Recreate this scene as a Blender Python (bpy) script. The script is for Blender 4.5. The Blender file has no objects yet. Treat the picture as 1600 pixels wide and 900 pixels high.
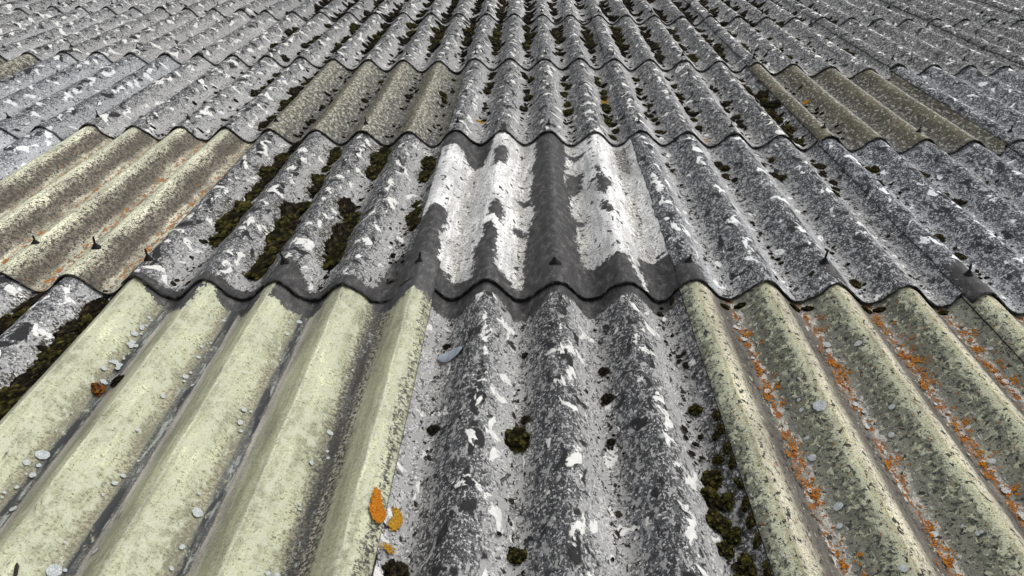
import bpy, bmesh, math, random
import numpy as np
from mathutils import Matrix, Vector, Euler

random.seed(7)
rng = np.random.default_rng(7)
scene = bpy.context.scene
COL = scene.collection
SLOPE = math.radians(11)
# roof plane: local X across the sheets, local Y up the slope, local Z out of the roof
ROOF = Matrix.Translation((0, 0, 3.4)) @ Matrix.Rotation(SLOPE, 4, 'X')

# ------------------------------------------------------------------ camera
YAW, PITCH, ROLL = -0.02020, 0.54638, 0.00752
CAM = Vector((-0.0801, -1.5963, 0.9770))
cd = bpy.data.cameras.new('camera'); cam = bpy.data.objects.new('camera', cd); COL.objects.link(cam)
cd.sensor_width = 36; cd.lens = 36 * 1156 / 1600; cd.clip_start = 0.02; cd.clip_end = 2000
F = Vector((math.sin(YAW) * math.cos(PITCH), math.cos(YAW) * math.cos(PITCH), -math.sin(PITCH)))
R0v = Vector((math.cos(YAW), -math.sin(YAW), 0)); U0v = R0v.cross(F)
Rv = R0v * math.cos(ROLL) + U0v * math.sin(ROLL); Uv = U0v * math.cos(ROLL) - R0v * math.sin(ROLL)
m3 = Matrix((Rv, Uv, -F)).transposed()
cam.matrix_world = ROOF @ (Matrix.Translation(CAM) @ m3.to_4x4())
scene.camera = cam

# ------------------------------------------------------------------ world and sun (bright overcast)
SUN_EL, SUN_AZ = math.radians(54), math.radians(60)      # azimuth clockwise from +Y (up the slope)
w = bpy.data.worlds.new('World'); scene.world = w; w.use_nodes = True
wn = w.node_tree.nodes; wl = w.node_tree.links; wn.clear()
sky = wn.new('ShaderNodeTexSky'); sky.sky_type = 'NISHITA'; sky.sun_disc = False
sky.sun_elevation = SUN_EL; sky.sun_rotation = SUN_AZ; sky.dust_density = 4; sky.air_density = 1.0
hs = wn.new('ShaderNodeHueSaturation'); hs.inputs['Saturation'].default_value = 0.15
bg = wn.new('ShaderNodeBackground'); bg.inputs['Strength'].default_value = 0.15
wo = wn.new('ShaderNodeOutputWorld')
wl.new(sky.outputs[0], hs.inputs['Color']); wl.new(hs.outputs[0], bg.inputs['Color']); wl.new(bg.outputs[0], wo.inputs['Surface'])
sl = bpy.data.lights.new('sun', 'SUN'); sl.energy = 0.65; sl.angle = math.radians(40); sl.color = (1, 0.975, 0.94)
so = bpy.data.objects.new('sun', sl); COL.objects.link(so)
sd = Vector((math.sin(SUN_AZ) * math.cos(SUN_EL), math.cos(SUN_AZ) * math.cos(SUN_EL), math.sin(SUN_EL)))
so.rotation_euler = sd.to_track_quat('Z', 'Y').to_euler()
vs = scene.view_settings; vs.view_transform = 'Standard'; vs.look = 'None'; vs.exposure = 0.3; vs.gamma = 1

# ------------------------------------------------------------------ numbers of the roof
P = 0.177            # pitch of the waves
A = 0.0282           # half their depth
L = 1.103            # exposed length of a row
LAP = 0.15
W = 4 * P
TL, TS, TH = 0.0105, 0.0048, 0.0050   # step of an end lap, of a side lap, thickness

def hash2(ix, iy, s):
    h = (ix.astype(np.int64) * 374761393 + iy.astype(np.int64) * 668265263 + s * 1442695041) & 0x7fffffff
    h = ((h ^ (h >> 13)) * 1274126177) & 0x7fffffff
    return ((h ^ (h >> 16)) & 0xffff) / 65535.0
def vnoise(x, y, s=0):
    ix = np.floor(x); iy = np.floor(y); fx = x - ix; fy = y - iy
    fx = fx * fx * (3 - 2 * fx); fy = fy * fy * (3 - 2 * fy)
    a = hash2(ix, iy, s); b = hash2(ix + 1, iy, s); c = hash2(ix, iy + 1, s); d = hash2(ix + 1, iy + 1, s)
    return (a + (b - a) * fx) * (1 - fy) + (c + (d - c) * fx) * fy
def fbm(x, y, s=0, o=4):
    t = 0; a = 0.5
    for i in range(o):
        t = t + a * vnoise(x * 2 ** i + 17.3 * i, y * 2 ** i + 5.1 * i, s + i); a *= 0.5
    return t

# ------------------------------------------------------------------ node helper
class G:
    def __init__(self, name, rough=0.9, spec=0.25):
        m = bpy.data.materials.new(name); m.use_nodes = True; self.m = m
        self.t = m.node_tree; self.t.nodes.clear()
        self.out = self.n('ShaderNodeOutputMaterial'); self.b = self.n('ShaderNodeBsdfPrincipled')
        self.b.inputs['Roughness'].default_value = rough; self.b.inputs['Specular IOR Level'].default_value = spec
        self.l(self.b.outputs[0], self.out.inputs[0])
        self._v = None
    def n(self, t, **k):
        o = self.t.nodes.new(t)
        for a, v in k.items(): setattr(o, a, v)
        return o
    def l(self, a, b): self.t.links.new(a, b)
    def put(self, sock, v):
        if isinstance(v, bpy.types.NodeSocket): self.l(v, sock)
        else: sock.default_value = v
    def attr(self, name, out='Fac'):
        return self.n('ShaderNodeAttribute', attribute_name=name).outputs[out]
    def vec(self):
        if self._v is None: self._v = self.attr('rp', 'Vector')
        return self._v
    def math(self, op, a, b=0.0, c=0.0, clamp=False):
        o = self.n('ShaderNodeMath', operation=op, use_clamp=clamp)
        self.put(o.inputs[0], a); self.put(o.inputs[1], b); self.put(o.inputs[2], c); return o.outputs[0]
    def noise(self, scale, detail=3, rough=0.6, seed=0, aspect=(1, 1), dist=0.0, vec=None):
        v = vec or self.vec()
        o = self.n('ShaderNodeVectorMath', operation='MULTIPLY_ADD'); self.l(v, o.inputs[0])
        o.inputs[1].default_value = (aspect[0], aspect[1], 0); o.inputs[2].default_value = (seed * 7.31 + 50, seed * 3.77 + 50, 0)
        q = self.n('ShaderNodeTexNoise', noise_dimensions='2D'); self.l(o.outputs[0], q.inputs['Vector'])
        q.inputs['Scale'].default_value = scale; q.inputs['Detail'].default_value = detail
        q.inputs['Roughness'].default_value = rough; q.inputs['Distortion'].default_value = dist
        return q.outputs['Fac']
    def step(self, v, thr, soft=0.03):
        o = self.n('ShaderNodeMapRange', interpolation_type='SMOOTHSTEP')
        self.put(o.inputs['Value'], v)
        if isinstance(thr, (int, float)):
            o.inputs['From Min'].default_value = thr - soft; o.inputs['From Max'].default_value = thr + soft
        else:
            self.l(self.math('SUBTRACT', thr, soft), o.inputs['From Min']); self.l(self.math('ADD', thr, soft), o.inputs['From Max'])
        return o.outputs[0]
    def ramp(self, fac, stops, interp='LINEAR'):
        o = self.n('ShaderNodeValToRGB'); self.put(o.inputs[0], fac); e = o.color_ramp.elements; o.color_ramp.interpolation = interp
        e[0].position = 0.0; e[len(e) - 1].position = 1.0
        es = [e[0]] if False else []
        for i, (p, c) in enumerate(stops):
            if isinstance(c, (int, float)): c = (c, c, c)
            if i < 2:
                q = e[i]; q.position = p
            else: q = e.new(p)
            q.color = (*c, 1)
        return o.outputs[0]
    def mix(self, f, a, b, blend='MIX'):
        o = self.n('ShaderNodeMix', data_type='RGBA', blend_type=blend)
        self.put(o.inputs[0], f)
        for s, v in ((o.inputs[6], a), (o.inputs[7], b)):
            if isinstance(v, tuple): v = (*v, 1) if len(v) == 3 else v
            self.put(s, v)
        return o.outputs[2]
    def scalecol(self, c, f):
        o = self.n('ShaderNodeVectorMath', operation='SCALE'); self.l(c, o.inputs[0]); self.put(o.inputs['Scale'], f); return o.outputs[0]
    def bump(self, h, strength=0.5, dist=0.003):
        o = self.n('ShaderNodeBump'); o.inputs['Strength'].default_value = strength; o.inputs['Distance'].default_value = dist
        self.l(h, o.inputs['Height']); self.l(o.outputs[0], self.b.inputs['Normal'])
    def col(self, c): self.put(self.b.inputs['Base Color'], c if not isinstance(c, tuple) else (*c, 1))

TAR = (0.042, 0.042, 0.044)
def sheet_material(name, base, overlays, fine=(0.6, 1.45), fine_scale=260, warp=0.022, rough=0.92, spec=0.2,
                   bump=0.6, fibre=0.0, coats=True, grain=0.5):
    """base: colour stops across one wave (0 valley, 0.5 crest, 1 next valley). overlays: growth and dirt,
    each (colour, noise scale, aspect, density stops across the wave, softness, seed, height)."""
    g = G(name, rough, spec)
    sep = g.n('ShaderNodeSeparateXYZ'); g.l(g.vec(), sep.inputs[0]); x = sep.outputs[0]
    wn_ = g.math('MULTIPLY_ADD', g.noise(16, 4, 0.6, 1, (1, 0.6)), warp * 2, -warp)
    wf_ = g.math('MULTIPLY_ADD', g.noise(110, 3, 0.7, 2), warp * 0.9, -warp * 0.45)
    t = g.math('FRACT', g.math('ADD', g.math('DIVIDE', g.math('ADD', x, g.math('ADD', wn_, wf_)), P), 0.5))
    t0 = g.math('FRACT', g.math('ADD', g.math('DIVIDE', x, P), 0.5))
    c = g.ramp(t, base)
    fn = g.noise(fine_scale, 4, 0.75, 3)
    o = g.n('ShaderNodeMapRange'); g.l(fn, o.inputs[0]); o.inputs[1].default_value = 0.3; o.inputs[2].default_value = 0.7
    o.inputs[3].default_value = fine[0]; o.inputs[4].default_value = fine[1]
    c = g.scalecol(c, o.outputs[0])
    lo = g.n('ShaderNodeMapRange'); g.l(g.noise(5, 3, 0.6, 4), lo.inputs[0]); lo.inputs[1].default_value = 0.3; lo.inputs[2].default_value = 0.7
    lo.inputs[3].default_value = 0.75; lo.inputs[4].default_value = 1.25
    c = g.scalecol(c, lo.outputs[0])
    ls_ = g.n('ShaderNodeMapRange'); g.l(g.noise(60, 3, 0.65, 44, (1, .10)), ls_.inputs[0]); ls_.inputs[1].default_value = 0.35; ls_.inputs[2].default_value = 0.65
    ls_.inputs[3].default_value = 0.78; ls_.inputs[4].default_value = 1.22; c = g.scalecol(c, ls_.outputs[0])
    h = g.math('MULTIPLY', fn, grain)
    if fibre:
        f1 = g.noise(90, 2, 0.6, 31, (6, 1.0), 1.2); f2 = g.noise(90, 2, 0.6, 32, (1.0, 6), 1.2)
        ff = g.math('MAXIMUM', f1, f2)
        c = g.mix(g.math('MULTIPLY', g.step(ff, 0.66, 0.07), fibre), c, (0.60, 0.60, 0.42))
    for (oc, sc, asp, dens, soft, seed, hh) in overlays:
        crust = sc < 40                      # crusts: crisp rounded patches
        nz = g.noise(sc, 5, 0.56, seed, asp, 0.35) if crust else g.noise(sc, 5 if sc < 60 else 3, 0.72, seed, asp, 0.25)
        if isinstance(dens, (int, float)): d = dens
        else: d = g.ramp(t0, dens)
        ta, tb = (0.735, 0.47) if crust else (0.70, 0.40)
        thr = g.math('SUBTRACT', ta, g.math('MULTIPLY', d, tb)) if not isinstance(d, (int, float)) else ta - tb * d
        f = g.step(nz, thr, soft)
        if isinstance(oc, list):      # two tones
            oc = g.mix(g.noise(sc * 3, 3, 0.7, seed + 9), oc[0], oc[1])
        c = g.mix(f, c, oc)
        if hh: h = g.math('ADD', h, g.math('MULTIPLY', f, hh))
    tone = g.math('ADD', g.attr('tone'), 1.0); c = g.scalecol(c, tone)
    tint = g.attr('tint')
    c = g.mix(tint, c, g.mix(1.0, c, (0.88, 0.97, 1.12), 'MULTIPLY'))
    gr = g.math('MULTIPLY', g.step(g.math('ADD', g.attr('grime'), g.math('MULTIPLY_ADD', g.noise(70, 5, 0.75, 41), 3.0, -1.5)), 1.0, 0.25), g.step(g.noise(140, 3, 0.7, 43), 0.48, 0.05))
    c = g.mix(gr, c, g.ramp(g.noise(190, 3, 0.7, 42), [(0.35, (0.022, 0.020, 0.016)), (0.6, (0.075, 0.066, 0.050)), (0.75, (0.20, 0.185, 0.15))]))
    if coats:
        e1 = g.math('MULTIPLY_ADD', g.noise(62, 6, 0.78, 21, (1, .6)), 2.2, -1.1)
        tv = g.math('ADD', g.attr('tar'), e1)
        tm = g.step(tv, 1.0, 0.05)
        tc = g.scalecol(g.ramp(g.noise(55, 6, 0.8, 22, (1, .5)), [(0.34, (0.022, 0.021, 0.022)), (0.48, (0.040, 0.039, 0.039)), (0.58, (0.066, 0.063, 0.061)), (0.66, (0.13, 0.125, 0.12))]), 1.0)
        c = g.mix(tm, c, tc)
        h = g.math('MULTIPLY', h, g.math('MULTIPLY_ADD', tm, -0.45, 1.0)); h = g.math('ADD', h, g.math('MULTIPLY', tm, 0.35))
        g.l(g.math('MULTIPLY_ADD', tm, 0.62 - rough, rough), g.b.inputs['Roughness'])
    g.col(c); g.bump(h, bump, 0.004)
    return g.m

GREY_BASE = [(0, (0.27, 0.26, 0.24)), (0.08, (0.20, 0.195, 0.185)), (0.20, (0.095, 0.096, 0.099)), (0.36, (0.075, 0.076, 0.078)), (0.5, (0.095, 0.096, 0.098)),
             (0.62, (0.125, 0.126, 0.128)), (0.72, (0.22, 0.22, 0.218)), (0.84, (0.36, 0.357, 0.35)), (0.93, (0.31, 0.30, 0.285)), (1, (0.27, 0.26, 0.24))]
GREY_OV = [
    ((0.024, 0.024, 0.025), 200, (1, .8), [(0, .28), (.5, .34), (.8, .26), (1, .28)], 0.045, 9, 0.0),
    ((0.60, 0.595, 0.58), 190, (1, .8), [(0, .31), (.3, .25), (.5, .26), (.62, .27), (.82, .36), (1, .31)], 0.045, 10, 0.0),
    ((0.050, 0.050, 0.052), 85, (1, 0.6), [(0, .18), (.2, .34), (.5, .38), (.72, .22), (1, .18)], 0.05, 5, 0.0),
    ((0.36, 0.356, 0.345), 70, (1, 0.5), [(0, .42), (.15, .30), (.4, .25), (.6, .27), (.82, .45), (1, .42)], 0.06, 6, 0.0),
    ([(0.012, 0.012, 0.013), (0.042, 0.042, 0.043)], 25, (1.1, 0.66), [(0, .10), (.3, .20), (.5, .33), (.64, .30), (.8, .10), (1, .10)], 0.030, 7, 0.3),
    ([(0.90, 0.89, 0.86), (0.52, 0.51, 0.47)], 25, (1.1, 0.68), [(0, .20), (.3, .10), (.5, .285), (.66, .285), (.85, .17), (1, .20)], 0.02, 8, 0.6),
    ((0.022, 0.018, 0.012), 62, (1, 0.7), [(0, .30), (.08, .2), (.16, 0), (.86, 0), (.93, .2), (1, .30)], 0.02, 11, 0.0),
]
M = {}
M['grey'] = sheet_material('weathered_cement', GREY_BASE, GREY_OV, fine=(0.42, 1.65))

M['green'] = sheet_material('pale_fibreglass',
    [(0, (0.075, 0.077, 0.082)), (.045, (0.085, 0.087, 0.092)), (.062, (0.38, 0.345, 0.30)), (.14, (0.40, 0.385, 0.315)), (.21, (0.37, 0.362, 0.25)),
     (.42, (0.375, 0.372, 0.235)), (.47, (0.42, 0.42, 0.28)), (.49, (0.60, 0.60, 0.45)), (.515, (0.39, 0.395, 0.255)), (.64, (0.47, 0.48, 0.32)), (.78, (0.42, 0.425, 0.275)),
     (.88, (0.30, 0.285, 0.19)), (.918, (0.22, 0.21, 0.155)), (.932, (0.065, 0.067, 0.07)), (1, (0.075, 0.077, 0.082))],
    [((0.17, 0.16, 0.10), 170, (1, 1), [(0, .1), (.1, .1), (.3, .14), (.5, .16), (.7, .22), (.80, .34), (.89, .52), (.95, .4), (1, .1)], 0.05, 12, 0.0),
     ((0.33, 0.35, 0.32), 46, (1.6, 0.35), [(0, .40), (.035, .34), (.055, 0), (.93, 0), (.96, .3), (1, .40)], 0.03, 13, 0.3),
     ((0.035, 0.036, 0.038), 26, (1.4, 0.25), [(0, .5), (.03, .4), (.055, 0), (.92, 0), (.95, .5), (1, .5)], 0.05, 14, 0.0),
     ((0.50, 0.51, 0.37), 50, (1, 0.7), [(0, 0), (.5, .2), (.55, .42), (.8, .42), (.88, .1), (1, 0)], 0.10, 15, 0.0),
     ((0.05, 0.05, 0.045), 420, (1, 1), .1, 0.03, 16, 0.0)],
    fine=(0.80, 1.20), fine_scale=170, warp=0.006, rough=0.6, spec=0.35, bump=0.25, fibre=0.45, grain=0.25)

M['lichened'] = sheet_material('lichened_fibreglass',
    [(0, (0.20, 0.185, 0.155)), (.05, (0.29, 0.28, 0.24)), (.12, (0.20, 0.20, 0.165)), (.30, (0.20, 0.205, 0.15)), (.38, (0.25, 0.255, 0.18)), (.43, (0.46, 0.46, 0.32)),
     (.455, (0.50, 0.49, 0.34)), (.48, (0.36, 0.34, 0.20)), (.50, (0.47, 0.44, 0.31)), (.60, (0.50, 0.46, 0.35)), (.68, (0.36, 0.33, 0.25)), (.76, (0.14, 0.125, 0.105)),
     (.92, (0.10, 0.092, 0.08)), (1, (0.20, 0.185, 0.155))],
    [((0.055, 0.06, 0.05), 120, (1, .8), [(0, .1), (.12, .16), (.3, .40), (.42, .34), (.46, .05), (.5, .1), (.6, .2), (.66, .2), (1, .1)], 0.05, 12, 0.1),
     ((0.47, 0.48, 0.34), 75, (1, .7), [(0, .0), (.1, .14), (.3, .26), (.38, .36), (.43, .54), (.46, .3), (.5, .1), (1, 0)], 0.05, 13, 0.3),
     ([(0.62, 0.60, 0.54), (0.42, 0.40, 0.35)], 60, (1.3, .6), [(0, .36), (.07, .5), (.13, .1), (.2, 0), (.9, 0), (1, .36)], 0.02, 14, 0.4),
     ([(0.34, 0.12, 0.02), (0.16, 0.06, 0.015)], 75, (1.1, .7), [(0, .48), (.05, .40), (.10, .08), (.14, 0), (.93, 0), (1, .48)], 0.02, 15, 0.5),
     ((0.03, 0.03, 0.028), 75, (1, .7), [(0, .18), (.1, .1), (.4, .12), (.52, .24), (.62, .2), (.8, .2), (1, .18)], 0.02, 17, 0.0),
     ((0.05, 0.05, 0.045), 380, (1, 1), .2, 0.03, 16, 0.0)],
    fine=(0.7, 1.3), fine_scale=220, warp=0.011, rough=0.8, spec=0.25, bump=0.4, fibre=0.12, grain=0.4)

M['cream'] = sheet_material('cream_fibreglass',
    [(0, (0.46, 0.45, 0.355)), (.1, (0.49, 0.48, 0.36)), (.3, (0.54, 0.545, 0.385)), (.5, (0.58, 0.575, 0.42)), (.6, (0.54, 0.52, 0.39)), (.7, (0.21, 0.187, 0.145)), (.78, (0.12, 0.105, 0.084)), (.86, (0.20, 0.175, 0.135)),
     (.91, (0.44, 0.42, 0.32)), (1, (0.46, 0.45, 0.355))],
    [([(0.030, 0.026, 0.021), (0.085, 0.075, 0.060)], 120, (1, .7), [(0, .0), (.3, .10), (.5, .18), (.58, .30), (.65, .46), (.76, .46), (.85, .40), (.90, .1), (1, .0)], 0.04, 12, 0.0),
     ([(0.42, 0.15, 0.015), (0.24, 0.10, 0.02)], 58, (1.3, .55), [(0, .40), (.05, .34), (.09, .1), (.12, 0), (.88, 0), (.93, .38), (1, .40)], 0.025, 15, 0.0),
     ((0.16, 0.14, 0.105), 100, (1, .6), [(0, .36), (.06, .3), (.12, .1), (.88, .1), (.94, .36), (1, .36)], 0.03, 19, 0.0),
     ((0.05, 0.045, 0.04), 260, (1, 1), [(0, .2), (.5, .26), (.75, .36), (1, .2)], 0.03, 16, 0.0)],
    fine=(0.72, 1.28), fine_scale=200, warp=0.026, rough=0.82, spec=0.22, bump=0.4, fibre=0.1)

M['olive'] = sheet_material('olive_fibreglass',
    [(0, (0.115, 0.112, 0.107)), (.15, (0.12, 0.112, 0.09)), (.35, (0.13, 0.115, 0.07)), (.5, (0.17, 0.152, 0.098)), (.62, (0.19, 0.175, 0.13)), (.8, (0.145, 0.137, 0.115)), (1, (0.115, 0.112, 0.107))],
    [((0.50, 0.48, 0.40), 80, (1.2, .6), [(0, .26), (.15, .34), (.3, .24), (.46, .22), (.52, .48), (.62, .42), (.8, .36), (.9, .28), (1, .26)], 0.03, 12, 0.3),
     ((0.055, 0.05, 0.042), 70, (1, .7), [(0, .3), (.3, .2), (.5, .2), (.75, .34), (1, .3)], 0.03, 13, 0.1),
     ((0.03, 0.03, 0.028), 300, (1, 1), .25, 0.03, 16, 0.0)],
    fine=(0.65, 1.35), fine_scale=220, warp=0.012, rough=0.8, spec=0.25, bump=0.45)

M['white'] = sheet_material('white_painted_cement',
    [(0, (0.58, 0.565, 0.53)), (.15, (0.70, 0.695, 0.68)), (.5, (0.75, 0.745, 0.73)), (.85, (0.70, 0.69, 0.67)), (1, (0.58, 0.565, 0.53))],
    [((0.45, 0.44, 0.41), 55, (1, .9), [(0, .44), (.1, .34), (.25, .2), (.5, .16), (.75, .2), (.9, .34), (1, .44)], 0.06, 12, 0.0),
     ((0.20, 0.19, 0.175), 110, (1, .9), [(0, .34), (.1, .24), (.3, .17), (.5, .15), (.8, .17), (.92, .30), (1, .34)], 0.025, 13, -0.3),
     ((0.045, 0.042, 0.040), 36, (1.2, .9), [(0, .20), (.1, .16), (.3, .18), (.5, .24), (.7, .16), (1, .20)], 0.012, 17, -0.5),
     ((0.10, 0.095, 0.09), 280, (1, 1), [(0, .3), (.5, .17), (1, .3)], 0.03, 16, 0.0)],
    fine=(0.90, 1.08), warp=0.012, rough=0.85, bump=0.45)

def simple(name, stops, scale=80, rough=0.9, spec=0.2, bump=0.6, dist=0.003, coord='Object', detail=5):
    g = G(name, rough, spec)
    tc = g.n('ShaderNodeTexCoord')
    q = g.n('ShaderNodeTexNoise'); g.l(tc.outputs[coord], q.inputs['Vector']); q.inputs['Scale'].default_value = scale
    q.inputs['Detail'].default_value = detail; q.inputs['Roughness'].default_value = 0.65
    g.col(g.ramp(q.outputs['Fac'], stops)); g.bump(q.outputs['Fac'], bump, dist)
    return g.m
M['edge'] = simple('sooty_edge', [(0.36, (0.010, 0.010, 0.010)), (0.5, (0.030, 0.029, 0.028)), (0.58, (0.09, 0.088, 0.08)), (0.66, (0.22, 0.215, 0.20))], 75)
M['bolt'] = simple('black_bitumen_iron', [(0.3, (0.006, 0.006, 0.007)), (0.7, (0.016, 0.0155, 0.0155))], 120, 0.75, 0.2)
def moss_mat(name, stops):
    g = G(name, 1.0, 0.03); tc = g.n('ShaderNodeTexCoord')
    q = g.n('ShaderNodeTexNoise'); g.l(tc.outputs['Object'], q.inputs['Vector']); q.inputs['Scale'].default_value = 5; q.inputs['Detail'].default_value = 4
    g.col(g.ramp(g.math('ADD', g.attr('tip'), g.math('MULTIPLY_ADD', q.outputs['Fac'], 1.0, -.5)), stops)); return g.m
M['moss'] = moss_mat('dark_moss', [(0.15, (0.006, 0.005, 0.003)), (0.45, (0.018, 0.016, 0.006)), (0.7, (0.052, 0.047, 0.012)), (1.0, (0.12, 0.105, 0.028))])
M['drymoss'] = moss_mat('dry_moss', [(0.15, (0.006, 0.005, 0.004)), (0.5, (0.015, 0.012, 0.008)), (0.75, (0.035, 0.028, 0.015)), (1.0, (0.075, 0.06, 0.03))])
M['rust'] = moss_mat('rusty_moss', [(0.15, (0.03, 0.010, 0.006)), (0.5, (0.12, 0.04, 0.015)), (0.9, (0.28, 0.16, 0.02))])
M['orange'] = simple('orange_lichen', [(0.32, (0.12, 0.04, 0.008)), (0.5, (0.44, 0.15, 0.012)), (0.68, (0.62, 0.27, 0.02))], 420, 0.95, 0.1, 0.8, 0.002)
M['ochre'] = simple('ochre_lichen', [(0.32, (0.09, 0.055, 0.010)), (0.5, (0.40, 0.21, 0.02)), (0.68, (0.55, 0.32, 0.04))], 420, 0.95, 0.1, 0.8, 0.002)
M['rosette'] = simple('white_lichen', [(0.30, (0.22, 0.25, 0.25)), (0.5, (0.44, 0.47, 0.47)), (0.66, (0.68, 0.70, 0.69))], 3.4, 0.95, 0.1, 0.15, 0.001)
M['flake'] = simple('blue_grey_flake', [(0.30, (0.22, 0.26, 0.30)), (0.5, (0.30, 0.345, 0.385)), (0.72, (0.38, 0.42, 0.45))], 90, 0.8, 0.2, 0.3)
M['twig'] = simple('dark_twig', [(0.3, (0.02, 0.016, 0.014)), (0.7, (0.05, 0.04, 0.035))], 150)

# ------------------------------------------------------------------ objects
def obj(name, mesh, parent=None, mats=()):
    for m in mats: mesh.materials.append(m)
    o = bpy.data.objects.new(name, mesh); COL.objects.link(o)
    if parent is not None: o.parent = parent
    return o
def tag(o, label=None, cat=None, group=None, kind=None):
    for k, v in (('label', label), ('category', cat), ('group', group), ('kind', kind)):
        if v: o[k] = v
    return o

roof = bpy.data.objects.new('roof', None); COL.objects.link(roof); roof.matrix_world = ROOF
tag(roof, 'weathered corrugated roof of overlapping grey cement and translucent sheets', 'roof')

def surf(x, y):
    """height of the roof surface above its plane at (x, y)"""
    v = y / L + 1; r = math.floor(v); u = x / P - 2; j = math.floor(u / 4)
    return A * math.cos(2 * math.pi * x / P) - TL * (v - r) + TS * (0.5 - (u / 4 - j))

# --- shapes of the bitumen coat, in metres on the roof (x across, y up the slope)
TAR_POLY = {
 (1, -2): [
  [(-0.371,0.464),(-0.334,0.455),(-0.316,0.433),(-0.316,0.334),(-0.328,0.265),(-0.316,0.226),(-0.313,0.122),(-0.287,0.095),(-0.232,0.06),(-0.22,-0.05),(-0.42,-0.05),(-0.42,0.068),(-0.41,0.205),(-0.40,0.374)],
  [(-0.204,0.349),(-0.18,0.339),(-0.162,0.305),(-0.159,0.096),(-0.134,0.068),(-0.114,0.065),(-0.09,-0.05),(-0.226,-0.05),(-0.218,0.091),(-0.225,0.221),(-0.204,0.267)],
  [(-0.19,0.483),(-0.161,0.494),(-0.144,0.434),(-0.153,0.353),(-0.176,0.391),(-0.199,0.391)],
  [(-0.202,0.963),(-0.168,0.987),(-0.148,0.974),(-0.148,0.806),(-0.174,0.824),(-0.195,0.795)],
  [(-0.42,1.2),(-0.2,1.2),(-0.216,0.991),(-0.233,0.872),(-0.289,0.897),(-0.326,0.985),(-0.378,0.985),(-0.42,1.0)],
  [(-0.053,1.2),(0.063,1.2),(0.063,0.991),(0.05,0.761),(0.068,0.65),(0.061,0.508),(0.082,0.438),(0.07,0.343),(0.077,0.244),(0.091,0.174),(0.118,0.142),(0.108,-0.05),(-0.096,-0.05),(-0.086,0.097),(-0.082,0.292),(-0.076,0.371),(-0.054,0.49),(-0.071,0.614),(-0.057,0.811),(-0.072,0.854),(-0.049,0.937)],
  [(0.10,0.158),(0.147,0.162),(0.198,0.161),(0.208,0.09),(0.235,0.02),(0.23,-0.05),(0.10,-0.05)],
  [(0.234,0.213),(0.33,0.205),(0.34,-0.05),(0.252,-0.05),(0.225,0.152)],
  [(0.16,0.828),(0.172,0.798),(0.17,0.732),(0.196,0.69),(0.201,0.661),(0.164,0.56),(0.15,0.595),(0.152,0.715)],
  [(0.151,0.52),(0.169,0.508),(0.19,0.441),(0.166,0.425),(0.15,0.466)],
  [(0.065,1.04),(0.134,1.005),(0.109,0.969),(0.071,0.984)],
  [(0.057,0.835),(0.117,0.842),(0.102,0.695),(0.064,0.644),(0.052,0.729)],
  [(0.066,0.468),(0.115,0.464),(0.081,0.424)],
  [(-0.116,0.598),(-0.064,0.614),(-0.064,0.555),(-0.091,0.566)],
  [(-0.118,0.392),(-0.089,0.411),(-0.076,0.357),(-0.111,0.345)],
  [(-0.45,0.045),(-0.36,0.07),(-0.27,0.05),(-0.18,0.06),(-0.09,0.045),(0.0,0.06),(0.12,0.05),(0.23,0.03),(0.34,0.05),(0.34,-0.06),(-0.45,-0.06)]],
 (1, -6): [
  [(-0.70,0.11),(-0.655,0.05),(-0.63,0.01),(-0.64,-0.06),(-0.76,-0.06),(-0.755,0.02),(-0.735,0.05)],
  [(-0.45,0.20),(-0.34,0.25),(-0.34,-0.06),(-0.50,-0.06),(-0.47,0.03)],
  [(-1.12,-0.06),(-0.34,-0.06),(-0.34,0.012),(-0.6,0.02),(-0.72,0.01),(-0.9,0.015),(-1.12,0.0)]],
 (1, 2): [[(0.30,0.13),(0.345,0.14),(0.375,0.10),(0.385,0.03),(0.41,-0.06),(0.28,-0.06)],
          [(0.705,0.16),(0.735,0.15),(0.745,0.05),(0.70,0.05)]],
 (1, 6): [[(1.03,0.13),(1.07,0.15),(1.10,0.08),(1.10,-0.06),(1.02,-0.06)]],
 (0, -6): [
  [(-1.039,-0.032),(-1.034,0.2),(-0.88,0.2),(-0.882,-0.089),(-0.895,-0.146),(-0.984,-0.051),(-1.015,-0.044)],
  [(-0.858,-0.04),(-0.854,0.2),(-0.72,0.2),(-0.733,-0.08),(-0.749,-0.119),(-0.801,-0.076),(-0.834,-0.063)],
  [(-0.707,-0.074),(-0.702,0.2),(-0.56,0.2),(-0.577,-0.057),(-0.602,-0.085),(-0.655,-0.088),(-0.675,-0.083)],
  [(-0.48,0.2),(-0.471,-0.033),(-0.454,-0.053),(-0.392,-0.09),(-0.355,-0.05),(-0.302,-0.075),(-0.28,0.2)]],
 (0, -2): [[(-0.45,0.2),(-0.45,-0.09),(-0.32,-0.07),(-0.25,-0.095),(-0.20,-0.04),(-0.155,-0.03),(-0.10,-0.085),(-0.05,-0.075),(-0.02,-0.03),(0.04,-0.03),(0.08,-0.07),(0.13,-0.05),(0.19,-0.02),(0.25,-0.05),(0.30,-0.02),(0.42,0.2)]],
 (2, -14): [[(-1.83,1.40),(-1.76,1.44),(-1.73,1.25),(-1.77,1.16),(-1.86,1.10)]],
}
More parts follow.
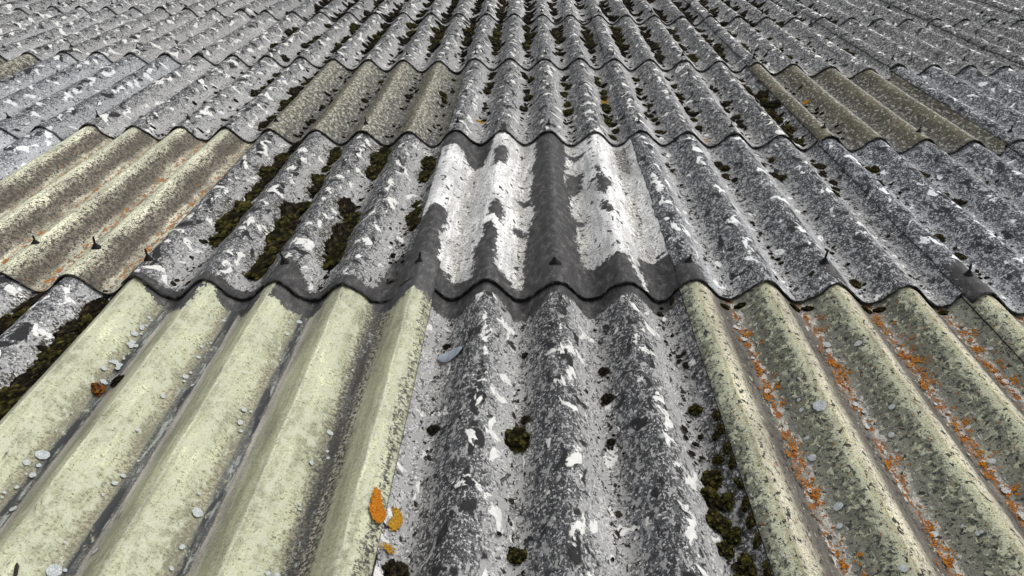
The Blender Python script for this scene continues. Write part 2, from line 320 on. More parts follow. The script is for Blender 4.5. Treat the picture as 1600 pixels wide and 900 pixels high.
def poly_sd(px, py, poly):
    n = len(poly); d = np.full(px.shape, 9.0); ins = np.zeros(px.shape, bool)
    for i in range(n):
        ax, ay = poly[i]; bx, by = poly[(i + 1) % n]; ex, ey = bx - ax, by - ay
        t = np.clip(((px - ax) * ex + (py - ay) * ey) / (ex * ex + ey * ey + 1e-12), 0, 1)
        d = np.minimum(d, np.hypot(px - ax - t * ex, py - ay - t * ey))
        c = ((ay > py) != (by > py)) & (px < (bx - ax) * (py - ay) / (by - ay + 1e-12) + ax)
        ins ^= c
    return np.where(ins, d, -d)

GRIME = {(0, -6): [[(-.328, -.05), (-.31, -.05), (-.31, -.95), (-.333, -.95), (-.325, -.7), (-.330, -.5), (-.322, -.3)], [(-.468, -.05), (-.405, -.05), (-.412, -.5), (-.405, -.95), (-.462, -.95)]],
         (1, -2): [[(.255, 1.1), (.30, 1.1), (.29, .85), (.25, .9)]]}
SHIFT = {(1,-10):(0,-.006),(1,-6):(-.02,-.026),(1,-2):(-.003,.02),(1,2):(.023,.009),(1,6):(-.024,-.02),
         (2,-10):(.015,.006),(2,-6):(-.01,-.01),(2,-2):(.01,.03),(2,2):(.035,.005),(2,6):(0,-.02),
         (3,-14):(.02,.01),(3,-10):(0,-.015),(3,-6):(-.06,-.08),(3,-2):(-.02,.035),(3,2):(.01,.005),(3,6):(-.03,-.12),(3,10):(-.025,-.025),(4,-14):(.08,.04),(4,-18):(.08,.08)}
KIND = {(0,-6):'green',(0,2):'lichened',(0,6):'lichened',(1,-10):'cream',(1,-2):'white',(2,-18):'olive',(2,-6):'olive',(2,6):'olive'}
LABEL = {(0,-6):'pale yellow-green translucent sheet in the lower left',(0,2):'olive translucent sheet with orange lichen in its valleys',
         (0,6):'olive translucent sheet at the right edge of the photo',(1,-10):'cream translucent sheet with brown growth and rusty streaks',
         (1,-2):'white painted sheet with peeling black bitumen patches',(2,-18):'small brown olive sheet corner at the left edge',
         (2,-6):'brown olive streaked sheet above the mossy grey one',(2,6):'brown olive translucent sheet in the upper right',
         (1,6):'bluish grey cement sheet at the right',(1,-6):'dark grey cement sheet with thick moss in its valleys'}
TONE = {(1,-6):-.05,(1,6):.22,(1,-10):.14,(2,6):-.08,(2,-6):-.1,(0,-2):-.02,(1,2):.12,(2,-2):-.05,(2,2):.08,(3,-2):-.08,(3,2):.06,(2,-10):-.02,(3,-14):-.1,(2,-14):-.04,(3,-10):-.08,(3,-18):-.06,(2,10):.3,(0,6):.15,(0,-10):.1,(1,-14):.2}
TINT = {(1,6):.45,(2,-14):.3,(1,-14):.4,(1,2):.2,(2,10):.3}

def grid_faces(nx, ny, base=0):
    i, j = np.meshgrid(np.arange(nx - 1), np.arange(ny - 1)); a = (j * nx + i).ravel() + base
    return np.stack([a, a + 1, a + nx + 1, a + nx], 1)

def make_sheet(r, k0):
    key = (r, k0); kind = KIND.get(key, 'grey'); fg = kind in ('green', 'lichened', 'cream', 'olive')
    per = {-1: 14, 0: 30, 1: 24, 2: 18, 3: 14}.get(r, 12)
    dyy = {-1: .03, 0: .008, 1: .009, 2: .013, 3: .018}.get(r, .025)
    if kind == 'white': per, dyy = 34, .0055
    top_right = kind == 'green'
    ua, ub = (-0.22, 4 + (0.26 if top_right else 0.34)); nx = int((ub - ua) * per) + 1
    ny = int((L + LAP) / dyy) + 1
    if top_right: ua = -0.0
    if key == (0, -6): ua = -0.12
    if key == (0, -2): ua = 0.04
    u = np.linspace(ua, ub, nx); v = np.linspace(0, L + LAP, ny)
    U, V = np.meshgrid(u, v); X = (k0 + U) * P; y0 = (r - 1) * L
    dl, dr = SHIFT.get(key, (random.uniform(-.012, .012), random.uniform(-.012, .012)))
    s0 = r * 100 + k0
    chip = ((fbm(X[0] * 30, X[0] * 0 + s0, 40, 5)[None] - .47) + .9 * np.clip(vnoise(X[0] * 48, X[0] * 0 + s0, 44)[None] - .78, 0, 1)) * (0.008 if fg else 0.026)
    fade = np.exp(-V / 0.012)
    Y = y0 + V + dl + (dr - dl) * np.clip(U / 4, 0, 1) + chip * fade
    nd = SHIFT.get((r, k0 + 4), (0, 0))[0]
    Y = Y + np.clip((U - 3.66) / .08, 0, 1) * (max(0, nd - dr) + .012) * np.exp(-V / .12) * (0 if top_right else 1)
    side = np.exp(-(U - ua) * P / 0.01)
    X = X + (fbm(Y[:, :1] * 40, Y[:, :1] * 0 + s0, 41, 3) - .44) * side * (0.002 if fg else 0.007)
    c = np.cos(2 * np.pi * X / P)
    Z = A * c - TL * V / L + TS * (0.5 - U / 4)
    if top_right: Z = Z + np.clip((U - 3.3) / 0.7, 0, 1) * (TS + 0.013)
    if fg:
        dx = (X / P - np.round(X / P)) * P
        if kind in ('green', 'lichened'): Z = Z + 0.0028 * np.exp(-((dx + 0.002) / 0.0045) ** 2)
        Z = Z + (fbm(X * 9, Y * 5, 3) - .47) * 0.004
    else:
        amp = 0.0 if r < 0 else 1.0
        Z = Z + amp * ((fbm(X * 14, Y * 10, 3) - .47) * 0.007 + (fbm(X * 60, Y * 50, 9, 3) - .44) * (0.0045 if kind == 'grey' else 0.002))
    # sag
    Z = Z - 0.004 * np.sin(np.clip(V / L, 0, 1) * np.pi) * (0.4 + hash2(np.array([r]), np.array([k0]), 5)[0])
    top = np.stack([X, Y, Z], 2).reshape(-1, 3)
    mid = [0, ny // 2, ny - 1]; bX, bY, bZ = X[mid], Y[mid], Z[mid] - TH - np.array([[0.], [.022], [0.]])
    bot = np.stack([bX, bY, bZ], 2).reshape(-1, 3); nb = len(top)
    faces = [grid_faces(nx, ny)]
    bf = grid_faces(nx, 3, nb)[:, ::-1]
    i = np.arange(nx - 1)
    front = np.stack([nb + i, nb + i + 1, i + 1, i], 1)
    back = np.stack([i + (ny - 1) * nx, i + 1 + (ny - 1) * nx, nb + 2 * nx + i + 1, nb + 2 * nx + i], 1)
    F4 = np.concatenate([faces[0], bf, front, back])
    verts = np.concatenate([top, bot])
    # side rims as strips following the top edge
    j = np.arange(ny); le = j * nx; re = j * nx + nx - 1
    lo = top[le] - [0, 0, TH]; ro = top[re] - [0, 0, TH]; b2 = len(verts)
    verts = np.concatenate([verts, lo, ro]); j = np.arange(ny - 1)
    ls = np.stack([le[:-1], le[1:], b2 + j + 1, b2 + j], 1); rs = np.stack([re[1:], re[:-1], b2 + ny + j, b2 + ny + j + 1], 1)
    F4 = np.concatenate([F4, ls, rs])
    org = np.array([k0 * P, y0, 0.0])
    me = bpy.data.meshes.new('roof_sheet')
    me.vertices.add(len(verts)); me.vertices.foreach_set('co', (verts - org).astype(np.float32).ravel())
    me.loops.add(F4.size); me.loops.foreach_set('vertex_index', F4.astype(np.int32).ravel())
    me.polygons.add(len(F4)); me.polygons.foreach_set('loop_start', np.arange(0, F4.size, 4, dtype=np.int32))
    nt = len(faces[0])
    mi = np.ones(len(F4), np.int32); mi[:nt] = 0; me.polygons.foreach_set('material_index', mi)
    sm = np.zeros(len(F4), bool); sm[:nt] = True; me.polygons.foreach_set('use_smooth', sm)
    at = me.attributes.new('rp', 'FLOAT_VECTOR', 'POINT'); rp = verts.copy(); rp[:, 2] = 0
    rp[:, 1] += (hash2(np.array([r]), np.array([k0]), 9)[0] - .5) * 0      # growth runs on from sheet to sheet
    at.data.foreach_set('vector', rp.astype(np.float32).ravel())
    for nm, val in (('tone', TONE.get(key, random.uniform(-.08, .1) + (.24 if k0 >= 6 else 0) - (.16 if k0 <= -10 else 0))), ('tint', TINT.get(key, random.uniform(0, .1)))):
        a_ = me.attributes.new(nm, 'FLOAT', 'POINT'); a_.data.foreach_set('value', np.full(len(verts), val, np.float32))
    if key in TAR_POLY:
        sd_ = np.full(len(verts), -9.0)
        for p_ in TAR_POLY[key]: sd_ = np.maximum(sd_, poly_sd(verts[:, 0], verts[:, 1], p_))
        a_ = me.attributes.new('tar', 'FLOAT', 'POINT'); a_.data.foreach_set('value', np.clip(1 + sd_ / 0.03, 0, 2).astype(np.float32))
    gsd = np.full(len(verts), -9.0)
    for p_ in GRIME.get(key, []): gsd = np.maximum(gsd, poly_sd(verts[:, 0], verts[:, 1], p_))
    if kind == 'grey' and r >= 0:
        for (mx, my, ms) in MOSSPOS:
            if y0 - .1 < my < y0 + L + .1 and (k0 - .5) * P < mx < (k0 + 4.5) * P:
                w_ = np.nonzero(np.abs(verts[:, 1] - my) < .12)[0]
                gsd[w_] = np.maximum(gsd[w_], ms * .55 - np.hypot(verts[w_, 0] - mx, (verts[w_, 1] - my) * .75))
    a_ = me.attributes.new('grime', 'FLOAT', 'POINT'); a_.data.foreach_set('value', np.clip(1 + gsd / 0.02, 0, 2).astype(np.float32))
    me.update()
    o = obj('roof_sheet', me, roof, (M[kind], M['edge'])); o.location = org
    if key in LABEL: o['label'] = LABEL[key]
    # fixing bolts on every other crest
    crests = [k for k in range(k0, k0 + 4) if k % 2 == 0]
    if key == (1, -10): crests = [-10, -8, -7]
    for k in crests:
        if r < 0: continue
        yy = {1: 0.10, 2: 0.09, 3: 0.10}.get(r, 0.1) + random.uniform(-.015, .015) + (0.05 if key == (1, -10) else 0)
        col = int(round((k - k0 - ua) / (ub - ua) * (nx - 1))); row = int(yy / (L + LAP) * (ny - 1)); q = top[row * nx + col]
        b = obj('fixing_bolt', BOLTS[random.randrange(len(BOLTS) - 1)] if k != 0 or r != 1 else BOLTS[-1], o)
        b.location = Vector(q) - Vector(org) - Vector((0, 0, .0015)); b.rotation_euler = (random.uniform(-.12, .12), random.uniform(-.12, .12), random.uniform(0, 6))
        s_ = random.uniform(.60, .72) * (1 if r < 2 else .85); b.scale = (s_, s_, s_ * random.uniform(.8, 1.15))
    return o

def lathe_mesh(name, prof, seg=14, bend=(0, 0), mat=None):
    bm = bmesh.new(); rings = []
    zmax = prof[-1][1]
    for (r_, z_) in prof:
        f = (z_ / zmax) ** 2
        rings.append([bm.verts.new((r_ * math.cos(2 * math.pi * i / seg) + bend[0] * f, r_ * math.sin(2 * math.pi * i / seg) + bend[1] * f, z_)) for i in range(seg)])
    for a_, b_ in zip(rings, rings[1:]):
        for i in range(seg): bm.faces.new((a_[i], a_[(i + 1) % seg], b_[(i + 1) % seg], b_[i]))
    bm.faces.new(rings[-1]); me = bpy.data.meshes.new(name); bm.to_mesh(me); bm.free()
    for p_ in me.polygons: p_.use_smooth = True
    if mat: me.materials.append(mat)
    return me
BOLTS = []
for h_, bx in ((.046, .002), (.038, -.004), (.050, .005)):
    BOLTS.append(lathe_mesh('fixing_bolt', [(.0175, -.004), (.0178, .003), (.0155, .0055), (.0135, .006), (.0125, .010), (.0085, .013), (.0080, .018), (.0045, .0185), (.0040, .022), (.0042, h_ * .6), (.0036, h_), (.0005, h_ + .001)], 12, (bx, bx * .4), M['bolt']))
BOLTS.append(lathe_mesh('fixing_bolt', [(.030, -.008), (.022, .003), (.015, .010), (.009, .019), (.005, .026), (.002, .031)], 12, (0, 0), M['bolt']))

# ------------------------------------------------------------------ moss
def lump(name, seed, mat, sub=4, rough=0.5):
    bm = bmesh.new(); bmesh.ops.create_icosphere(bm, subdivisions=sub, radius=1)
    V = np.array([v.co[:] for v in bm.verts]); rg = np.random.default_rng(seed)
    n1 = fbm(V[:, 0] * 1.3 + seed * 9, V[:, 1] * 1.3 + V[:, 2] * .7, seed, 3); n2 = fbm(V[:, 0] * 3 + seed, V[:, 1] * 3 + V[:, 2] * 2, seed + 5, 3)
    C = rg.normal(size=(110, 3)); C /= np.linalg.norm(C, axis=1)[:, None]
    d = np.min(np.linalg.norm(V[:, None] - C[None], axis=2), axis=1)          # tufts
    tuft = np.clip(1 - d / .24, 0, 1) * rg.uniform(.5, 1, 110)[np.argmin(np.linalg.norm(V[:, None] - C[None], axis=2), axis=1)]
    k = 0.5 + 0.8 * n1 + rough * (n2 - .45) + 0.30 * (tuft - .35) + rg.uniform(-.035, .035, len(V))
    V = V * k[:, None]; V[:, 2] = np.where(V[:, 2] < 0, V[:, 2] * .35, V[:, 2])
    for v, c in zip(bm.verts, V): v.co = c
    me = bpy.data.meshes.new(name); bm.to_mesh(me); bm.free()
    a_ = me.attributes.new('tip', 'FLOAT', 'POINT'); a_.data.foreach_set('value', (tuft * .8 + n2 * .5).astype(np.float32))
    me.materials.append(mat); return me
MOSS = [lump('moss_cushion', i + 1, M['moss' if i < 5 else 'drymoss']) for i in range(8)]
moss_n = 0
MOSSPOS = []
def put(name, mesh, x, y, scale, rot=0, dz=0.0, label=None, cat=None, group=None, tilt=True):
    o = bpy.data.objects.new(name, mesh); COL.objects.link(o)
    z = surf(x, y); e = .004
    nrm = Vector((-(surf(x + e, y) - surf(x - e, y)) / (2 * e), 0, 1)).normalized() if tilt else Vector((0, 0, 1))
    q = nrm.to_track_quat('Z', 'Y').to_matrix().to_4x4()
    # keep local Y up the slope
    yv = Vector((0, 1, 0)); xv = yv.cross(nrm).normalized(); q = Matrix((xv, yv, nrm)).transposed().to_4x4()
    o.matrix_world = ROOF @ Matrix.Translation((x, y, z + dz)) @ q @ Matrix.Rotation(rot, 4, 'Z') @ Matrix.Diagonal((*scale, 1))
    return tag(o, label, cat, group)
def moss(x, y, sx, sy, sz, label, group, which=None):
    global moss_n; moss_n += 1; MOSSPOS.append((x, y, max(sx, sy)))
    m_ = MOSS[random.randrange(5) if which is None else which]
    return put('moss_cushion', m_, x, y, (sx, sy, sz), random.uniform(-.5, .5), -sz * .1, label, 'moss', group)

def valley(k, y0, y1, n, s, label, group, dry=.25, off=0.0):
    """n cushions in the valley right of crest k"""
    for i in range(n):
        y = y0 + (y1 - y0) * (i + random.random()) / n; s_ = s * random.uniform(.75, 1.4)
        moss((k + .5) * P + off + random.gauss(0, .010), y, s_ * random.uniform(.8, 1.1), s_ * random.uniform(1.2, 1.9), s_ * random.uniform(.28, .48), label, group,
             random.randrange(5, 8) if random.random() < dry else None)
# valleys of the mossy grey sheet beside the cream one
g_ = 'moss in the valleys of the mossy grey sheet'
l_ = 'dark olive moss cushion in the valley next to the cream sheet'
valley(-6, .60, 1.05, 9, .042, l_, g_, .15); valley(-6, .28, .50, 5, .042, l_, g_, .2)
l_ = 'dark moss cushion in the second valley right of the cream sheet'
valley(-5, .86, 1.04, 4, .034, l_, g_, .1); valley(-5, .66, .80, 3, .038, l_, g_, .4); valley(-5, .26, .54, 7, .045, l_, g_, .7); valley(-5, .11, .22, 4, .042, l_, g_, .2)
l_ = 'dark moss cushion in the third valley right of the cream sheet'
valley(-4, .80, 1.06, 6, .040, l_, g_, .1); valley(-4, .2, .52, 9, .042, l_, g_, .2)
l_ = 'dark moss cushion in the valley just left of the white painted sheet'
valley(-3, .80, .96, 4, .034, l_, g_, .3, .01); valley(-3, .38, .58, 5, .026, l_, g_, .2, .02)
# lower left valley beside the yellow-green sheet
l_ = 'dark moss cushion in the lower left valley beside the yellow-green sheet'; g_ = 'moss beside the yellow-green sheet'
valley(-7, -.50, -.03, 16, .034, l_, g_, .5, -.005)
l_ = 'dark moss cushion in the valley under the cream sheet at the left edge'
valley(-8, -.22, -.03, 5, .038, l_, g_, .7)
# central lower sheet, named one by one
SOLO = [(-.089, -.505, .032, 'large round moss cushion in a valley of the lower centre sheet', 0), (-.085, -.785, .017, 'small round moss cushion at the bottom centre of the photo', 1),
        (.098, -.283, .014, 'small black moss tuft highest in the right valley of the centre sheet', 6), (.099, -.378, .016, 'black moss tuft second down in the right valley of the centre sheet', 6),
        (.095, -.51, .010, 'tiny black moss tuft lowest in the right valley of the centre sheet', 6), (.279, -.407, .016, 'small moss tuft beside the edge of the lichened olive sheet', 1),
        (-.281, -.829, .026, 'dark moss cushion cut by the bottom edge below the orange lichen', 5), (-.258, -.488, .014, 'small black moss tuft beside the right edge of the yellow-green sheet', 6),
        (-.075, -.451, .012, 'small black moss tuft just above the large round moss cushion', 5), (-.26, -.201, .010, 'tiny black moss dot above the blue-grey flake', 6), (-.077, -.229, .010, 'tiny black moss dot right of the blue-grey flake', 7)]
for x, y, s, lb, wch in SOLO: moss(x, y, s, s * 1.15, s * .55, lb, None, wch)
l_ = 'olive moss cushion in the valley left of the lichened olive sheet'; g_ = 'moss left of the lichened olive sheet'
for x, y, s in ((.273, -.60, .022), (.262, -.645, .024), (.285, -.66, .02), (.262, -.70, .023), (.280, -.735, .018), (.262, -.76, .016), (.285, -.80, .024), (.268, -.83, .022), (.292, -.56, .012), (.298, -.50, .010)): moss(x, y, s, s * 1.2, s * .5, l_, g_)
l_ = 'thin moss strip cushion against the left edge of the lichened olive sheet'
for i in range(9): moss(.309, -.45 - .045 * i + random.uniform(-.01, .01), .008, .018, .007, l_, g_)
# moss along the lap above the lichened sheet
for i, (x, y) in enumerate(((.425, -.012), (.465, -.01), (.60, -.012), (.635, -.01), (.78, -.012), (.815, -.01), (.975, -.01))):
    moss(x, y, .020, .010, .010, 'green moss wedged under the lap above the lichened olive sheet', 'moss under the lap', 0)
l_ = 'small dark moss tuft in the upper valleys of the right grey sheets'; g_ = 'moss on the right grey sheets'
for k, y0, y1, n, s in ((2, .85, 1.0, 2, .013), (3, .78, .98, 4, .016), (4, .80, 1.04, 4, .015), (5, .70, 1.05, 8, .015), (6, .80, 1.0, 3, .018), (7, .6, .9, 3, .018), (4, .05, .12, 1, .02), (6, .2, .5, 2, .012)): valley(k, y0, y1, n, s, l_, g_, .4)
# rows above
def where(k):
    return ('left of the brown streaked sheet' if k < -6 else 'behind the brown streaked sheet' if k < -2 else 'behind the white painted sheet' if k < 2
            else 'right of the white painted sheet' if k < 6 else 'behind the brown sheet on the right')
l_ = 'small dark moss tuft in the middle row, %s'; g_ = 'moss in the middle row'
for k, y0, y1, n, s in ((-8, 1.7, 2.1, 4, .028), (-7, 1.2, 2.15, 11, .030), (-6, 1.3, 2.0, 3, .016), (-5, 1.4, 2.0, 2, .016), (-4, 1.5, 2.0, 2, .018), (-3, 1.6, 2.05, 4, .018), (-2, 1.75, 2.15, 5, .028), (-1, 1.5, 2.15, 6, .030),
                       (0, 1.5, 2.1, 6, .026), (1, 1.15, 2.1, 10, .026), (2, 1.2, 2.1, 7, .018), (3, 1.3, 2.0, 5, .016), (4, 1.3, 2.0, 3, .016), (5, 1.15, 1.95, 12, .030)): valley(k, y0, y1, n, s, l_ % where(k), g_, .35)
l_ = 'dark olive moss cushion in the top rows, %s'; g_ = 'moss in the top rows'
for k, y0, y1, n, s in ((-9, 2.6, 3.2, 3, .03), (-8, 2.3, 3.2, 5, .03), (-7, 2.5, 3.25, 7, .034), (-6, 2.6, 3.25, 7, .036), (-5, 2.75, 3.25, 6, .036), (-4, 2.55, 3.25, 9, .038), (-3, 2.7, 3.25, 7, .036), (-2, 2.6, 3.25, 9, .038), (-1, 2.65, 3.25, 8, .036), (0, 2.75, 3.25, 6, .036),
                       (1, 2.6, 3.25, 8, .038), (2, 2.65, 3.25, 8, .036), (3, 2.3, 3.25, 7, .03), (4, 2.4, 3.25, 8, .032), (5, 2.35, 3.25, 7, .03), (6, 2.5, 3.2, 5, .028), (7, 2.5, 3.2, 4, .026), (8, 2.4, 3.1, 4, .026), (9, 2.3, 3.1, 5, .026)): valley(k, y0, y1, n, s, l_ % where(k), g_, .25)

# ------------------------------------------------------------------ the sheets (stained round the moss)
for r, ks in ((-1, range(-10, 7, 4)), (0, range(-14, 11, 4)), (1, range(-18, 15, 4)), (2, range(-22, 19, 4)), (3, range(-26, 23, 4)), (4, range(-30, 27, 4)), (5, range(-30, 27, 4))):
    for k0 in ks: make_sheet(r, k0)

# crumbs of moss and grit nobody could count: one object
def surf_np(x, y):
    v = y / L + 1; u = x / P - 2
    return A * np.cos(2 * np.pi * x / P) - TL * (v - np.floor(v)) + TS * (0.5 - (u / 4 - np.floor(u / 4)))
def scatter(name, pts, mat, label, cat, sub=1, flat=.5, elong=1.2):
    bm = bmesh.new(); bmesh.ops.create_icosphere(bm, subdivisions=sub, radius=1); bm.verts.ensure_lookup_table()
    T = np.array([v.co[:] for v in bm.verts]); TF = np.array([[v.index for v in f.verts] for f in bm.faces]); bm.free()
    pt = np.array(pts); n = len(pt); k = rng.uniform(.65, 1.25, (n, len(T))) * pt[:, 2:3]; a_ = rng.uniform(0, 6.28, (n, 1))
    px, py, pz = T[:, 0] * k, T[:, 1] * k * elong, T[:, 2] * k * flat
    X = pt[:, :1] + px * np.cos(a_) - py * np.sin(a_); Y = pt[:, 1:2] + px * np.sin(a_) + py * np.cos(a_)
    V = np.stack([X, Y, surf_np(X, Y) + pz + .0005], 2).reshape(-1, 3)
    FF = (TF[None] + (np.arange(n) * len(T))[:, None, None]).reshape(-1, 3)
    me = bpy.data.meshes.new(name); me.from_pydata(V.tolist(), [], FF.tolist()); me.materials.append(mat)
    a2 = me.attributes.new('tip', 'FLOAT', 'POINT'); a2.data.foreach_set('value', rng.uniform(.1, .8, len(V)).astype(np.float32))
    o = obj(name, me); o.matrix_world = ROOF; tag(o, label, cat, None, 'stuff'); return o
pts = []
def crumbs(k0, k1, y0, y1, n, s, spread=.016):
    for i in range(n):
        pts.append(((random.randint(k0, k1) + .5) * P + random.gauss(0, spread), random.uniform(y0, y1), s * random.uniform(.4, 1.3)))
crumbs(-6, -3, .02, 1.05, 240, .006); crumbs(2, 8, .05, 1.05, 160, .006); crumbs(-9, 6, 1.15, 2.15, 420, .008); crumbs(-9, 10, 2.25, 3.25, 380, .010)
crumbs(-20, 16, 3.35, 4.3, 400, .014); crumbs(-8, -7, -.5, 0, 60, .008); crumbs(1, 1, -.85, 0, 40, .006); crumbs(-1, 0, -.85, -.1, 26, .004); crumbs(-9, 10, 3.3, 4.3, 500, .024); crumbs(-6, 3, 2.45, 3.25, 160, .020, .014); crumbs(-2, 5, 1.3, 2.1, 60, .014, .012)
scatter('moss_crumbs', pts, M['drymoss'], 'dark moss crumbs and grit scattered along the valleys', 'moss')

# orange lichen crusts in the valleys of the lichened sheets
pts = []
for k in (2, 3, 4, 5, 6):
    for i in range(130):
        y = random.uniform(-.9, -.03)
        if vnoise(np.array([k * 5.3]), np.array([y * 14.]), 3)[0] < .36: continue
        cx_, sz_ = (k + .5) * P + .004 + random.gauss(0, .012), random.choice((1, 1, 2, 3, 5))
        for q_ in range(3 * sz_):
            pts.append((cx_ + random.gauss(0, .0022 * sz_ ** .5), y + random.gauss(0, .0035 * sz_ ** .5), random.uniform(.0009, .0024)))
scatter('orange_lichen', pts, M['orange'], 'orange lichen crusts lining the valleys of the lichened olive sheets', 'lichen', 1, .4, 1.3)

# ------------------------------------------------------------------ single small things
def blob_mesh(name, outline, height, mat, seed=0, rings=7, crinkle=.3, rim=0.0, surf_xy=None):
    """thin crust with an irregular outline; follows the roof when surf_xy is given"""
    bm = bmesh.new(); n = len(outline); cx = sum(p_[0] for p_ in outline) / n; cy = sum(p_[1] for p_ in outline) / n
    prev = None; z0 = surf(*surf_xy) if surf_xy else 0
    def zz(x, y, t):
        hz = height * (1 - t ** 4) * (1 - rim * (1 - t)) * (1 + crinkle * (fbm(np.array([x * 260 + seed]), np.array([y * 260.]), seed, 3)[0] - .45) * 2)
        if t >= .999: hz = -.0008
        return hz + ((surf(surf_xy[0] + x, surf_xy[1] + y) - z0) if surf_xy else 0)
    c = bm.verts.new((cx, cy, zz(cx, cy, 0)))
    for i in range(1, rings + 1):
        t = i / rings; ring = []
        for (x, y) in outline:
            X, Y = cx + (x - cx) * t, cy + (y - cy) * t; ring.append(bm.verts.new((X, Y, zz(X, Y, t))))
        for a_ in range(n):
            b_ = (a_ + 1) % n
            if prev is None: bm.faces.new((c, ring[a_], ring[b_]))
            else: bm.faces.new((prev[a_], ring[a_], ring[b_], prev[b_]))
        prev = ring
    me = bpy.data.meshes.new(name); bm.to_mesh(me); bm.free(); me.materials.append(mat)
    for p_ in me.polygons: p_.use_smooth = True
    return me
def ragged(o, amt, seed):
    rr = random.Random(seed); out = []
    for a_, b_ in zip(o, o[1:] + o[:1]):
        for t in (0, .25, .5, .75): out.append((a_[0] + (b_[0] - a_[0]) * t + rr.uniform(-amt, amt), a_[1] + (b_[1] - a_[1]) * t + rr.uniform(-amt, amt)))
    return out
def round_outline(rx, ry, n, wob, seed, lobes=7):
    rr = random.Random(seed); ph = [rr.uniform(0, 6.28) for _ in range(4)]; o = []
    for i in range(n):
        a_ = 2 * math.pi * i / n; k = 1 + wob * (.5 * math.sin(2 * a_ + ph[0]) + .4 * math.sin(lobes * a_ + ph[1]) + .35 * math.sin(3 * a_ + ph[2]) + .3 * rr.uniform(-1, 1))
        o.append((rx * k * math.cos(a_), ry * k * math.sin(a_)))
    return o
def on_roof(name, mesh, x, y, label, cat, group=None, dz=0.0):
    o = obj(name, mesh); o.matrix_world = ROOF @ Matrix.Translation((x, y, surf(x, y) + dz)); return tag(o, label, cat, group)

# blue-grey flake
fx, fy = -.247, -.249
on_roof('lichen_flake', blob_mesh('lichen_flake', round_outline(.027, .020, 40, .07, 3, 9), .0040, M['flake'], 3, 6, .25, 0, (fx, fy)), fx, fy,
        'pale blue-grey round flake near the yellow-green sheet', 'flake', None, .0045)
# two-lobed orange lichen
ox, oy = -.303, -.712
def granules(poly, n, mat, x0, y0, r=(.0011, .0026)):
    """crust of small granules filling an outline, one mesh"""
    xs = [p_[0] for p_ in poly]; ys = [p_[1] for p_ in poly]; rr = random.Random(n); V, FF = [], []
    bm = bmesh.new(); bmesh.ops.create_icosphere(bm, subdivisions=1, radius=1); bm.verts.ensure_lookup_table()
    T = [v.co[:] for v in bm.verts]; TF = [[v.index for v in f.verts] for f in bm.faces]; bm.free(); z0 = surf(x0, y0)
    while n > 0:
        x, y = rr.uniform(min(xs), max(xs)), rr.uniform(min(ys), max(ys))
        sd_ = poly_sd(np.array([x]), np.array([y]), poly)[0]
        if sd_ < -.0015 or rr.random() < .8 * math.exp(-max(sd_ + .0015, 0) / .0025): continue
        n -= 1; s_ = rr.uniform(*r); b_ = len(V)
        for t in T:
            k = s_ * rr.uniform(.7, 1.25); px, py = x + t[0] * k, y + t[1] * k
            V.append((px, py, surf(x0 + px, y0 + py) - z0 + t[2] * k * .45))
        FF += [[b_ + q for q in f] for f in TF]
    me = bpy.data.meshes.new('orange_lichen_patch'); me.from_pydata(V, [], FF); me.materials.append(mat); return me
q1 = granules([(x_ * .82 - .003, y_ * .8 - .022) for x_, y_ in [(-.024,.042),(-.018,.036),(-.013,.018),(-.008,.004),(0,-.002),(.001,-.014),(-.002,-.028),(-.010,-.040),(-.020,-.034),(-.027,-.018),(-.029,0),(-.028,.018),(-.027,.032)]], 480, M['orange'], ox, oy)
on_roof('orange_lichen_patch', q1, ox, oy, 'bright orange crescent lichen on the edge of the yellow-green sheet', 'lichen', None, .0150)
q2 = granules([(x_ * .82 - .002, y_ * .8 - .006) for x_, y_ in [(.006,.014),(.014,.016),(.023,.008),(.027,-.008),(.025,-.024),(.017,-.038),(.007,-.044),(.004,-.032),(.008,-.018),(.012,-.006),(.006,.004)]], 320, M['ochre'], ox, oy)
on_roof('orange_lichen_patch', q2, ox, oy, 'ochre yellow lichen lobe right of the orange crescent', 'lichen')
on_roof('orange_lichen_patch', granules(round_outline(.010, .008, 18, .2, 8, 5), 50, M['ochre'], -.296, -.79), -.296, -.79, 'small ochre lichen spot just below the two-lobed orange lichen', 'lichen')
for i, (x, y, s, lb) in enumerate(((-.277, 1.366, .016, 'small orange lichen spot above the white painted sheet'), (.62, 1.182, .018, 'small orange lichen spot at the lap above the right grey sheet'),
                                   (.264, 1.685, .018, 'small orange lichen spot in a valley of the centre middle row'), (1.167, 1.703, .016, 'small orange lichen spot on the brown sheet in the upper right'))):
    on_roof('orange_lichen_patch', granules(round_outline(s, s * 1.1, 18, .2, 20 + i, 5), 70, M['ochre'], x, y, (.002, .004)), x, y, lb, 'lichen')
# brown blobs on the yellow-green sheet
RUST = lump('moss_cushion', 31, M['rust'], 3)
put('moss_cushion', RUST, -.985, -.385, (.017, .022, .010), .3, -.001, 'reddish brown moss blob on the yellow-green sheet', 'moss')
put('moss_cushion', MOSS[6], -.955, -.362, (.017, .021, .010), .3, -.001, 'dark brown moss blob right of the reddish brown one', 'moss')
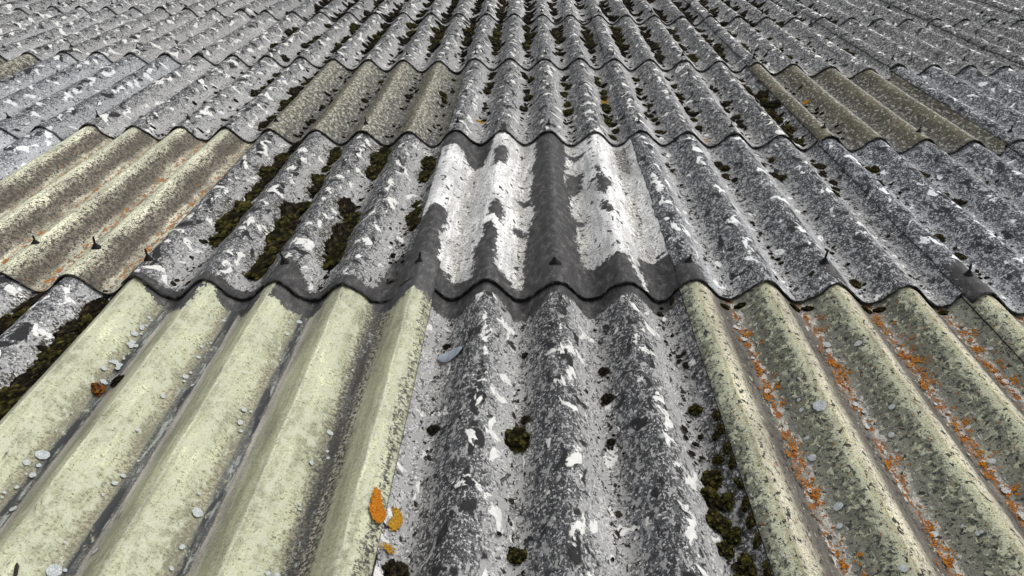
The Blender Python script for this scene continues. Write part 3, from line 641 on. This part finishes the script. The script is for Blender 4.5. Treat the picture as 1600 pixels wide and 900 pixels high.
# twig at the lower left corner
tw = lathe_mesh('twig', [(.0012, 0), (.0028, .006), (.0033, .02), (.0024, .034), (.0010, .042)], 8, (.006, 0), M['twig'])
t_ = obj('twig', tw); t_.matrix_world = ROOF @ Matrix.Translation((-.848, -.882, surf(-.848, -.882) + .0035)) @ Matrix.Rotation(math.radians(200), 4, 'Z') @ Matrix.Rotation(math.radians(88), 4, 'X')
tag(t_, 'short dark twig fragment in the lower left corner', 'twig')

# white lichen rosettes
ROS = [blob_mesh('lichen_rosette', round_outline(1, 1, 22, .13, 50 + i, 7), .05, M['rosette'], 60 + i, 6, 1.2, .75 if i % 2 else .3) for i in range(6)]
def rosette(x, y, s, label, group):
    put('lichen_rosette', ROS[random.randrange(6)], x, y, (s, s * random.uniform(.85, 1.15), s), random.uniform(0, 6), .0004, label, 'lichen', group)
for x, y, s, lb in ((-.988, -.584, .012, 'largest pale lichen rosette at the left edge of the yellow-green sheet'), (.511, -.446, .014, 'largest pale grey lichen rosette on a crest of the lichened olive sheet'),
                    (.473, -.678, .009, 'pale lichen rosette low in the first valley of the lichened olive sheet'), (-.819, -.843, .011, 'pale lichen rosette at the bottom edge near the twig'),
                    (-.64, -.716, .0095, 'grey-centred lichen rosette beside a dark valley of the yellow-green sheet')): rosette(x, y, s, lb, None)
l_ = 'small white lichen rosette along the valleys of the yellow-green sheet'; g_ = 'white rosettes on the yellow-green sheet'
for k in (-6, -5, -4, -3):
    for i in range((26, 20, 12, 12)[k + 6]):
        y = random.uniform(-.86, -.10); x = (k + .5) * P - random.uniform(.004, .034) + (.03 if random.random() < .12 else 0)
        rosette(x, y, random.choice((.0022, .003, .0035, .0045, .006)), l_, g_)
for i in range(16): rosette((-5.5) * P - random.uniform(.004, .026), -.14 - .18 * random.random(), random.uniform(.003, .008), l_, g_)
l_ = 'small white lichen rosette on the lichened olive sheets'; g_ = 'white rosettes on the lichened olive sheets'
for k in (2, 3, 4, 5, 6):
    for i in range(15):
        rosette((k + .5) * P + random.gauss(.018, .02), random.uniform(-.86, -.06), random.choice((.0025, .003, .004, .005, .0065, .008)), l_, g_)

tris = sum(len(o.data.polygons) for o in bpy.data.objects if o.type == 'MESH')
print('moss', moss_n, 'objects', len(bpy.data.objects), 'faces', tris)
